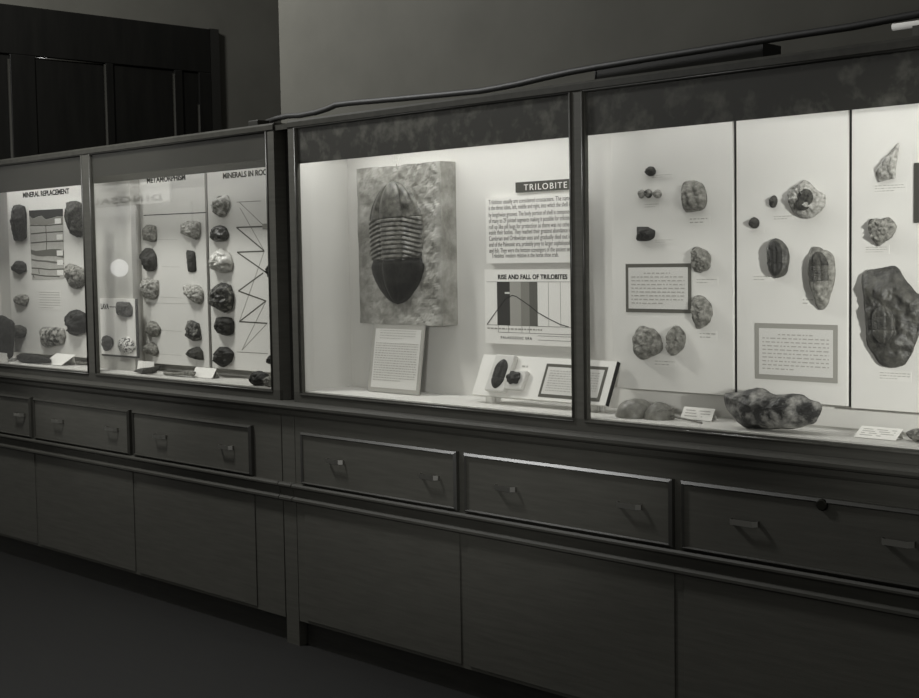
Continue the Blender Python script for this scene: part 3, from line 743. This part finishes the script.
for k in range(6):
    a_ = -1.0 + k * .3; xc = (hx1 - .012 + hx2) / 2; rx = (hx2 - hx1 + .012) / 2
    x = xc + rx * .8 * math.cos(a_); y = hY + .036 * math.sin(a_)
    bm = bmesh.new(); bmesh.ops.create_cone(bm, segments=8, radius1=.004, radius2=.0005, depth=.016, matrix=Matrix.Translation((x + .004, y, ZD + hz * .55)) @ Matrix.Rotation(1.2, 4, 'Y'))
    obj('spine', bm, SHELL, HC)
tl = [Vector((hx2 - .02, hY, ZD + .014)), W(685, 418.5, hY - .01), W(702, 421.5, hY - .025)]
tl[1].z = ZD + .008; tl[2].z = ZD + .003
bm = bmesh.new(); n0 = len(bm.verts); tube(bm, tl, .003, 8)
for v in bm.verts:
    pass
obj('tail_spine', bm, SHELL, HC, smooth=True)
def tent(name, label, quad, Yb, Yt, m=CARD, lines=3, group=None, seed=5):
    """small card leaning back on a folded strut: quad = TL, TR, BR, BL pixels"""
    bl = on(*quad[3], 2, ZD + .0024); br = on(*quad[2], 2, ZD + .0024)
    Y = (bl.y + br.y) / 2
    X0, X1 = bl.x, br.x
    Yt = Y + Yt
    tl_, tr_ = W(*quad[0], Yt), W(*quad[1], Yt)
    dx = ((tl_.x - X0) + (tr_.x - X1)) / 2; zt_ = (tl_.z + tr_.z) / 2
    c = thing(name, label, 'card', ((X0 + X1) / 2, Y, ZD), group)
    p = [Vector((X0, Y, ZD + .0024)), Vector((X1, Y, ZD + .0024)), Vector((X1 + dx, Yt, zt_)), Vector((X0 + dx, Yt, zt_))]
    nrm = (p[1] - p[0]).cross(p[3] - p[0]).normalized()
    if nrm.y > 0: nrm = -nrm
    bm = bmesh.new(); prism(bm, p, nrm * -.0015); obj('face', bm, m, c)
    bm = bmesh.new(); xm = (X0 + X1) / 2; e = Vector((0, Yt - Y + .01, 0))
    prism(bm, [p[3] + (p[2] - p[3]) * .1 - nrm * .002, p[3] + (p[2] - p[3]) * .9 - nrm * .002, Vector((X1 + dx * .5 - .006, Yt + .015, ZD + .0008)), Vector((X0 + dx * .5 + .006, Yt + .015, ZD + .0008))], (0, .0012, 0))
    obj('strut', bm, m, c)
    if lines:
        q = typed_bm(0, 1, 0, 1, lines, 0, seed); ex = p[1] - p[0]; ey = p[3] - p[0]
        for v in q.verts:
            u, w_ = .1 + .8 * v.co.x, .15 + .7 * v.co.z
            v.co = p[0] + ex * u + ey * w_ + nrm * (.0002 - v.co.y * .5)
        obj('typed_text', q, TYPE, c)
    return c
GT = 'folded white label cards on the case floor'
tent('label_card', 'white label card between the horseshoe crab and the big rock', [(683, 406.5), (716.5, 409), (712, 421), (679.5, 418.5)], 0, .03, group=GT)
tent('label_card', 'white label card on the case floor under the large dark fossil', [(861, 425), (904, 429.5), (897, 440), (852, 437)], 0, .035, lines=4, group=GT)
BR = rock('boulder', 'large dark lumpy rock standing on the case floor', 'rock', [(724, 396), (727, 394.5), (736, 394), (746, 392), (758, 389.5), (763, 392.5), (772, 396), (780, 396.5), (793, 395.5), (803, 397), (809, 401.5), (818, 404), (823, 409), (820, 418), (814, 425), (806, 428), (796, 430.5), (778, 431), (757, 431), (744, 428.5), (735, 420.5), (727, 411)], on(775, 431, 2, ZD).y, .045, S_BOULD, 31, None, rough=.3, full=True, power=2.6, n=110, nr=18, floor=ZD, tens=.5)
# hollow fossil cast on top of the boulder
rock('flat_stone', 'brown flat stone cut off by the right edge of the photo, on the case floor', 'rock', [(905.5, 434), (912, 430.5), (922, 429), (936, 430), (944, 436), (936, 443), (920, 443), (911, 440)], on(915, 443, 2, ZD).y + .025, .03, S_MID, 32, None, full=True, floor=ZD, rough=.2)

# ------------------------------------------------------------------ left cabinet
DL = .19
GL = 'white panels in the left-hand cabinet'
zb = 1.037
xL0 = W(10, 280, DL).x
bM = board('display_board', 'white panel headed MINERAL REPLACEMENT in the leftmost bay', xL0, -3.19, zb, 1.97, DL, .2695, WHITE, GL)
obj('title', text_px('MINERAL REPLACEMENT', 23, 197.6, 69.3, 193, 5.2, DL, bold=.03), INK, bM)
# strata diagram
def px_quad(bm, pts, D, th): prism(bm, [W(x, y, D) for x, y in pts], (0, -th, 0))
SD = obj('strata_diagram', (lambda b: (px_quad(b, [(29, 210.5), (63, 208.7), (64.5, 278.8), (32.2, 280)], DL, .0012), b)[1])(bmesh.new()), mat('diagram_pale_grey', 168, .8, 176, 40), bM)
def band(nm, top, bot, v):
    bm = bmesh.new(); px_quad(bm, top + bot[::-1], DL - .0012, .0006)
    obj(nm, bm, mat('diagram_grey_%d' % v, v, .8), SD)
band('soil_band', [(29, 210.5), (63, 208.7)], [(29.3, 216), (33, 218.6), (38, 216.5), (42, 215.8), (46, 219.5), (52, 218), (57, 216.4), (63, 216.5)], 34)
band('clay_band', [(29.3, 216.3), (33, 218.9), (38, 216.8), (42, 216.1), (46, 219.8), (52, 218.3), (57, 216.7), (63, 216.8)], [(30.5, 225), (37, 224.5), (43, 225.5), (48, 224.5), (55, 223.3), (63.2, 223.8)], 128)
band('dark_band', [(30.8, 249.5), (36, 251), (44, 250), (52, 249), (60, 249.2), (64, 251)], [(31.2, 254), (36, 255.8), (42, 256.5), (48, 256), (56, 256.3), (64, 258)], 92)
band('thin_band', [(31.6, 258.8), (38, 260), (46, 260.4), (54, 261.3), (64.2, 263)], [(31.7, 260.6), (38, 261.5), (46, 262), (54, 263.4), (64.2, 264)], 92)
bm = bmesh.new()
for pl in ([(31, 234), (45, 232.6), (63.6, 231.5)], [(31.3, 243), (46, 241.7), (63.8, 241)], [(46, 225), (46.3, 232), (47, 241), (46.5, 250)], [(32, 268), (40, 268.5), (50, 269.6), (64, 269)], [(33, 274), (34.5, 278)], [(39, 269), (39.5, 274)], [(31.5, 274), (45, 276), (60, 276.5)], [(30.5, 225.5), (47, 225.5), (63.2, 224)]):
    for p, q in zip(pl, pl[1:]): line_bm(bm, W(*p, DL), W(*q, DL), .006, DL - .0012)
obj('joint_lines', bm, TYPED, SD)
for x, y in ((58.2, 221), (60, 237), (60.2, 253), (60.5, 262.5), (60.5, 272.5)):
    obj('pasted_slip', B(W(x - 3, y, DL).x, W(x + 3, y, DL).x, DL - .0024, DL - .0018, W(x, y + 2.6, DL).z, W(x, y - 2.6, DL).z), CARD, SD)
caption(bM, DL, 40, 291, 60, 309, 7)
GM = 'stones on the MINERAL REPLACEMENT panel'
rock('mineral_specimen', 'tall narrow black stone left of the strata diagram', 'mineral', [(12, 206), (16, 204), (22, 205.5), (24, 214), (24, 238), (20, 241), (14.5, 241), (12, 239), (11.8, 220)], DL, .05, S_BLACK, 41, GM, tens=.3)
rock('mineral_specimen', 'tall dark squared stone right of the strata diagram', 'mineral', [(64.3, 203), (73, 200.5), (77, 202), (80.5, 206), (82.5, 225), (83, 236), (76, 237.5), (68, 233), (65.5, 218)], DL, .06, S_DARK, 42, GM, tens=.2)
rock('mineral_specimen', 'small dark stone directly below the tall narrow black one', 'mineral', ell(18, 267.3, 6.8, 6.8, seed=8, jit=.12), DL, .045, S_BLACK, 43, GM)
rock('mineral_specimen', 'rough round grey stone at the lower right corner of the strata diagram', 'mineral', [(63.5, 266), (69, 263.5), (76, 266), (82.5, 270), (83, 280), (80, 286), (75, 289), (68, 286), (65, 278)], DL, .055, S_MID, 44, GM, rough=.38)
rock('mineral_specimen', 'small grey heart-shaped stone below the strata diagram on the left', 'mineral', [(12.5, 298), (18, 294.5), (25, 294.5), (27, 299), (24.5, 306), (18, 305), (13, 302)], DL, .04, S_MID, 45, GM)
rock('mineral_specimen', 'dark many-cornered stone at the lower right of the panel', 'mineral', [(63.3, 317), (68, 311.5), (75, 309.3), (82, 313), (84, 322), (82, 333), (74, 336), (67, 333.5), (65, 325)], DL, .065, S_BLACK, 46, GM, tens=.25)
rock('mineral_specimen', 'wide patchy stone at the bottom centre of the panel', 'mineral', [(37.7, 330), (42, 327), (52, 327.3), (61, 328), (63, 336), (61, 344), (52, 346), (44, 347.5), (39.5, 344)], DL, .055, S_MIX, 47, GM, tens=.4)
rock('mineral_specimen', 'small dark stone low at the left edge of the panel', 'mineral', [(12, 326), (18, 325), (23.5, 328), (24, 334), (21, 338.5), (14, 337.5), (11.5, 332)], DL, .05, S_DARK, 48, GM)
yq = on(5, 352, 2, ZD).y
rock('dark_boulder', 'big black rock standing at the far left of the left cabinet', 'rock', [(-14, 330), (-8, 316), (0, 313.5), (7, 316), (13, 320), (13.5, 338), (12.5, 356), (4, 359), (-12, 357)], .093, .037, S_BLACK, 49, None, full=True, floor=ZD, tens=.4)
tent('label_card', 'white label card in front of the black rock at the far left', [(-12, 351.5), (7.8, 353.5), (8, 362), (-12, 360.5)], 0, .004, lines=0, group=GT)
rock('flat_rock', 'long flat dark rock on the case floor under the MINERAL REPLACEMENT panel', 'rock', [(16.5, 357), (22, 354.8), (34, 356), (46, 358.5), (52, 361), (50, 364), (36, 364.3), (22, 363.5), (18, 361)], on(33, 363.8, 2, ZD).y + .012, .024, S_BLACK, 50, None, full=True, floor=ZD)
tent('label_card', 'white label card leaning beside the long flat dark rock', [(58, 353.5), (74, 354.5), (59, 365.6), (44.5, 363.6)], 0, .05, lines=0, group=GT)
rock('stone_chip', 'small thin stone chip on the case floor beside the left divider', 'rock', [(75, 362.5), (80, 361), (87, 362.5), (88, 364), (80, 364.5), (76, 364)], on(80, 365, 2, ZD).y + .01, .012, S_MID, 51, None, full=True, floor=ZD)

# second bay: grey upright box with lava card
gY = .14
gx0 = W(96, 280, gY).x - .05; gx1 = W(133.3, 280, gY).x - .006
t = thing('display_pier', 'upright pale grey box beside the METAMORPHISM panel, behind the lava card', 'display stand', ((gx0 + gx1) / 2, .2, ZD))
obj('box', B(gx0, gx1, gY, .2695, ZD + .0003, 1.985), GREYB, t)
lx0 = W(100.3, 320, gY - .012).x; lx1 = W(135.2, 320, gY - .012).x; lz0 = W(118, 355, gY - .012).z; lz1 = W(118, 298.6, gY - .012).z
lY = gY - .012
LV = thing('lava_card', 'small white mounted card lettered LAVA on the grey box', 'card', ((lx0 + lx1) / 2, gY - .006, lz0))
obj('panel', B(lx0, lx1, lY, gY - .0002, lz0, lz1), CARD, LV)
obj('edge_strip', B(lx1 - .0, lx1 + .009, lY + .002, gY - .0002, lz0 - .009, lz1), INK, LV); obj('edge_strip', B(lx0, lx1, lY + .002, gY - .0002, lz0 - .009, lz0), INK, LV)  # card's thickness and its cast shadow, drawn as black strips
obj('lettering', text_px('LAVA', 100.9, 308.8, 109, 309, 5.4, lY, bold=.03), INK, LV)
bm = bmesh.new(); line_bm(bm, W(109.5, 306.8, lY), W(116, 307, lY), .004, lY); obj('pointer_line', bm, INK, LV)
GV = 'stones on the lava card'
rock('lava_specimen', 'black rough lava lump at the top of the small card, beside its lettering', 'mineral', [(115, 303), (121, 301.5), (128, 302.5), (131, 307), (130.5, 316), (125, 317.5), (119, 315.5), (115.2, 313)], lY, .03, LAVAM, 52, GV, rough=.4)
rock('lava_specimen', 'dark rounded lump at the lower left of the small lava card', 'mineral', [(101.8, 337), (106, 335.5), (111, 338), (112, 344), (109, 350), (104, 351.2), (102, 346)], lY, .03, S_BLACK, 53, GV)
rock('lava_specimen', 'black and white speckled lump at the lower right of the small lava card', 'mineral', [(116.8, 343), (120, 338.5), (127, 336.8), (132, 341), (134, 348), (130, 353), (122, 353.5), (118, 349)], lY, .03, S_SPECK, 54, GV)
xm0, xm1 = gx1 + .001, W(207, 280, DL).x
bT = board('display_board', 'white panel headed METAMORPHISM with two columns of stones', xm0, xm1, zb, 1.97, DL, .2695, WHITE, GL)
obj('title', text_px('METAMORPHISM', 147, 183.2, 185.5, 180.5, 5.6, DL, bold=.03), INK, bT)
bm = bmesh.new()
for p, q, th in (((143.5, 215.4), (206, 212.5), .004), ):
    line_bm(bm, W(*p, DL), W(*q, DL), th, DL)
obj('rule_line', bm, INK, bT)
for k, (p, q) in enumerate((((157, 239.5), (178, 239.7)), ((162, 266.5), (180, 267)), ((160, 297), (182, 298)), ((148, 303), (204, 304)), ((160, 330), (182, 331.5)), ((160, 354), (182, 355.5)))):
    bm = bmesh.new(); line_bm(bm, W(*p, DL), W(*q, DL), .0018, DL); obj('faint_rule', bm, mat('faint_ink', 178, .8), bT)
GX = 'stones on the METAMORPHISM panel'
MET = [('grey rounded stone at the top of the left column', [(141.8, 229), (145, 225), (151, 224.6), (154.3, 227), (154.5, 241), (150, 242), (146, 240.5), (142, 240)], .04, S_MID),
       ('black rounded stone second from the top in the left column', [(139.8, 254), (144, 248), (150, 248.5), (154, 256), (154.5, 266), (152, 271), (144.5, 271), (142, 262)], .05, S_BLACK),
       ('pale craggy stone in the middle of the left column', [(139, 284), (143, 277.5), (150, 279), (155.5, 280), (156.5, 289), (154, 298), (148, 299.5), (141, 296)], .05, S_LIGHT),
       ('small mixed grey stone second from the bottom in the left column', [(144.5, 326), (149, 320.5), (154, 322), (158.5, 329), (156, 336), (151, 337), (145, 333)], .045, S_MID),
       ('small brownish stone at the bottom of the left column', [(144, 345), (150, 342), (154, 345), (156.5, 352), (154, 356.5), (147, 354), (143.5, 351)], .045, S_MID)]
MET2 = [('pale blocky stone at the top of the right column', [(179.2, 225), (184, 221.5), (191, 220.5), (197.5, 222), (198, 234), (195, 239.8), (187, 237), (179.5, 233.5)], .05, S_LIGHT),
        ('flat black bar-shaped stone in the right column', [(185.8, 251), (188, 250), (194, 252), (195.3, 271), (187.5, 271.5)], .02, S_BLACK),
        ('pale rounded stone in the middle of the right column', [(182, 286), (188, 284), (197, 285), (201, 291), (201, 300), (197.5, 304.8), (190, 301), (184, 295)], .045, S_LIGHT),
        ('dark glittering stone second from the bottom in the right column', [(186.5, 321), (191, 320.2), (197, 323.5), (199, 333), (199.5, 340), (192, 341), (185.5, 337), (185.5, 328)], .04, S_SPECK),
        ('triangular dark stone at the bottom of the right column', [(184.2, 354), (191, 348), (197, 346.7), (201, 352), (201.5, 360), (195, 359.5), (189, 357.5)], .04, S_DARK)]
S_DG = mat('glittering_dark_stone', 34, .55, 130, 55, .9, 60, lo=.5, hi=.62)
for k, (lb, o_, t_, m_) in enumerate(MET + MET2):
    rock('mineral_specimen', lb + ' under METAMORPHISM', 'mineral', o_, DL, t_, S_DG if 'glittering' in lb else m_, 60 + k, GX, tens=.35)
xn0 = W(209.8, 280, DL).x
bN = board('display_board', 'white panel headed MINERALS IN ROCKS with a zigzag line diagram', xn0, -1.545, zb, 1.97, DL, .2695, WHITE, GL)
obj('gap_strip', B(xm1 + .0005, xn0 - .0005, DL + .012, .2695, zb, 1.97), INK, bN)
obj('title', text_px('MINERALS IN ROCKS', 223, 178.6, 273, 173.4, 5.6, DL, bold=.03), TYPED, bN)
bm = bmesh.new()
z5 = lambda x, y: (180 + x / 5.8125, 160 + y / 5.8125)
z6 = lambda x, y: (180 + x / 5.8125, 270 + y / 5.8125)
for p, q in ((z5(328, 392), z5(490, 386)), (z5(328, 392), z5(490, 528)), (z5(332, 536), z5(490, 530)), (z5(332, 536), z5(493, 648)), (z6(340, 122), z5(484, 656)), (z6(340, 122), z6(500, 180)), (z6(500, 180), z6(345, 300)), (z6(345, 300), z6(507, 310))):
    line_bm(bm, W(*p, DL), W(*q, DL), .006, DL)
obj('zigzag_line', bm, mat('diagram_dark_line', 84, .8), bN)
bm = bmesh.new()
for p, q in ((z5(345, 245), z5(490, 385)), (z5(350, 280), z5(490, 528)), (z5(490, 530), z6(345, 300)), (z6(507, 310), z6(360, 466)), (z6(500, 180), z6(360, 466)), (z5(330, 245), z5(470, 238)), (z6(330, 476), z6(510, 486))):
    line_bm(bm, W(*p, DL), W(*q, DL), .0032, DL)
obj('thin_line', bm, mat('diagram_thin_line', 140, .8), bN)
a = W(263, 229, DL); b = W(267.5, 223.5, DL); obj('grey_tab', B(a.x, b.x + .01, DL - .003, DL, a.z, b.z), GREYF, bN)
GN = 'stones on the MINERALS IN ROCKS panel'
MIN = [('white-topped grey stone at the top of the column', [(210, 205), (216, 196.5), (225, 195), (228, 203), (224, 214), (219, 217.5), (212.5, 213)], .05, mat('salt_and_grey_stone', 90, .8, 196, 30, .9, 50, lo=.4, hi=.6)),
       ('pale-capped glossy black stone second in the column', [(209.3, 234), (212, 227), (219, 225), (224, 228), (226.5, 236), (223, 241), (214, 241.5), (209.5, 239)], .05, mat('black_pale_banded_stone', 22, .35, 150, 5, .6, 40, lo=.5, hi=.7)),
       ('pale shiny stone third in the column', [(209, 262), (213, 252), (219, 248.5), (227, 253), (230.5, 263), (228, 271), (219, 273), (212, 270)], .055, S_SPAR),
       ('biggest dark coarse stone in the column', [(208.5, 299), (211, 288), (219, 282.5), (227, 285), (230.5, 296), (229, 309), (222, 313), (213, 308), (208, 305)], .07, mat('coarse_dark_ore', 26, .5, 124, 50, 1.0, 60, lo=.5, hi=.66)),
       ('dark squarish stone second from the bottom of the column', [(214.5, 318), (222, 316.8), (228, 317.5), (231, 322), (230.5, 334), (224, 336), (219, 334), (215, 332.5)], .055, S_BLACK),
       ('dark round stone at the bottom of the column', [(213.5, 352), (218, 347), (225, 347.2), (231, 353), (229, 362), (222, 367.5), (216, 365), (213, 359)], .055, S_BLACK)]
for k, (lb, o_, t_, m_) in enumerate(MIN):
    rock('mineral_specimen', lb + ' beside the zigzag diagram', 'mineral', o_, DL, t_, m_, 80 + k, GN, tens=.4)
for k, (lb, c_) in enumerate((('upper of two dark stones half hidden behind the right frame post', (271.5, 271, 4.5, 10)), ('lower of two dark stones half hidden behind the right frame post', (273, 359.5, 5.5, 6)))):
    rock('mineral_specimen', lb, 'mineral', ell(*c_, seed=k), DL, .05, S_BLACK, 90 + k, GN)
# deck of the left cabinet
tent('label_card', 'white label card standing left of the thin slate under METAMORPHISM', [(135.5, 360.6), (157, 361.6), (155.5, 373), (134, 372)], 0, .012, lines=0, group=GT)
rock('flat_rock', 'dark pointed stone lying in front of a label card under METAMORPHISM', 'rock', [(133.3, 372), (140, 369), (150, 368), (161, 366), (159, 370.5), (153, 374.4), (142, 374.6)], on(147, 374.6, 2, ZD).y + .004, .013, S_DARK, 95, None, full=True, floor=ZD)
rock('thin_slate', 'thin mottled slate stick lying under the METAMORPHISM panel', 'rock', [(163.3, 373), (172, 373.5), (184, 372.5), (190, 371), (196, 373), (194, 377), (184, 376.5), (165, 376)], on(180, 377, 2, ZD).y + .012, .014, S_MID, 96, None, full=True, floor=ZD)
tent('label_card', 'white label card leaning right of the thin slate', [(196, 366.8), (216.5, 368.5), (210.5, 378.6), (193, 376.5)], 0, .03, lines=0, group=GT)
rock('dark_rock', 'dark round rock on the case floor beside the right frame post', 'rock', [(251, 380), (254, 375), (260, 373.6), (266, 376.5), (268, 384), (264, 388), (255, 388), (251.5, 385)], on(259, 388, 2, ZD).y + .06, .026, S_BLACK, 97, None, full=True, floor=ZD)
rock('grey_rock', 'grey rock on the case floor half behind the right frame post', 'rock', [(265, 382), (268, 379), (271, 379), (273.5, 384), (272, 389), (268, 389)], on(271, 389.5, 2, ZD).y + .06, .024, S_MID, 98, None, full=True, floor=ZD)

# ------------------------------------------------------------------ the case across the room, mirrored in the left-hand glass
def far(x, y): p = W(x, y, 4.0); return Vector((p.x, -4.0, p.z))
pl, pr = far(92, 208), far(250, 200)
OC = thing('wall_display', 'lit display across the room, its DINOSAUR heading mirrored in the left-hand glass', 'display', ((pl.x + pr.x) / 2, -4.1, 0))
zlo = far(118, 372).z; zhi = far(118, 206).z; ztop = far(118, 184).z
obj('cabinet_body', B(pl.x - .2, pr.x + .2, -4.5, -4.06, 0, ztop + .1), WOOD, OC)
xs_ = [pl.x, far(133.2, 270).x, far(141.5, 270).x, far(187, 220).x]
obj('display_panel', B(xs_[0], xs_[1], -4.055, -4.03, zlo, zhi), WHITE, OC)
obj('display_panel', B(xs_[2], xs_[3], -4.055, -4.03, zlo, zhi), mat('far_grey_panel', 96, .8), OC)
obj('heading_board', B(xs_[0], far(166, 199).x, -4.055, -4.03, zhi + .005, ztop), mat('heading_grey_board', 168, .8), OC)
xr_, xl_ = far(158, 199).x, far(76, 206).x
bm = text_bm('DINOSAUR', (0, 0, zhi + .03), xr_ - xl_, (far(118, 193).z - far(118, 202).z) * .7, 0, bold=.04, track=1.25)
for v in bm.verts: v.co = Vector((xr_ - v.co.x, -4.03 - v.co.y, v.co.z))
obj('lettering', bm, INK, OC)

# ------------------------------------------------------------------ light
def light(name, kind, loc, energy, size=.1, to=None, size_y=None, spot=None, blend=.4):
    l = bpy.data.lights.new(name, kind); l.energy = energy; l.color = (1, 1, .985)
    if kind == 'AREA':
        l.size = size
        if size_y: l.shape = 'RECTANGLE'; l.size_y = size_y
    else:
        l.shadow_soft_size = size
    if kind == 'SPOT': l.spot_size = math.radians(spot); l.spot_blend = blend
    o = bpy.data.objects.new(name, l); COL.objects.link(o); o.location = loc
    if to: o.rotation_euler = (Vector(to) - Vector(loc)).to_track_quat('-Z', 'Y').to_euler()
    return o
for (a, b), e in (((-1.36, 0), 4.1), ((.064, 1.42), 1.9), ((-4.31, -2.975), 2.5), ((-2.89, -1.555), 1.4)):
    light('case_lamp', 'AREA', ((a + b) / 2, .05, 1.985), e, b - a - .1, ((a + b) / 2, .14, 1.1), .05)
light('photo_flood_right', 'SPOT', (5.0, -2.9, 1.72), 1500, .08, (1.2, .2, 1.42), spot=15.5, blend=.9)
light('added_flood_spill_right', 'POINT', (5.05, -2.9, 1.5), 28, .14)  # no separate lamp: spill of the right flood, added for glints on the pulls
light('photo_flood_centre', 'SPOT', (2.0, -3.3, 1.7), 215, .10, (-.6, .2, 1.2), spot=30, blend=.9)
light('photo_flood_left', 'SPOT', (-4.9, -4.2, 2.75), 235, .10, (-2.9, .2, 1.45), spot=24, blend=.6)
light('ceiling_lamp', 'POINT', (-2.5, -1.05, 3.6), 295, .26)
p = W(118, 268, 2.5)
light('small_lamp', 'POINT', (p.x, -2.5, p.z), .45, .07)
light('far_case_lamp', 'AREA', ((pl.x + pr.x) / 2, -3.3, ztop + .5), 85, pr.x - pl.x, ((pl.x + pr.x) / 2, -4.03, 1.3), .1)
w = bpy.data.worlds.new('world'); scene.world = w; w.use_nodes = True
w.node_tree.nodes['Background'].inputs[0].default_value = (.9, .89, .84, 1)
w.node_tree.nodes['Background'].inputs[1].default_value = .20

for o in bpy.data.objects:
    if '_at' in o: del o['_at']
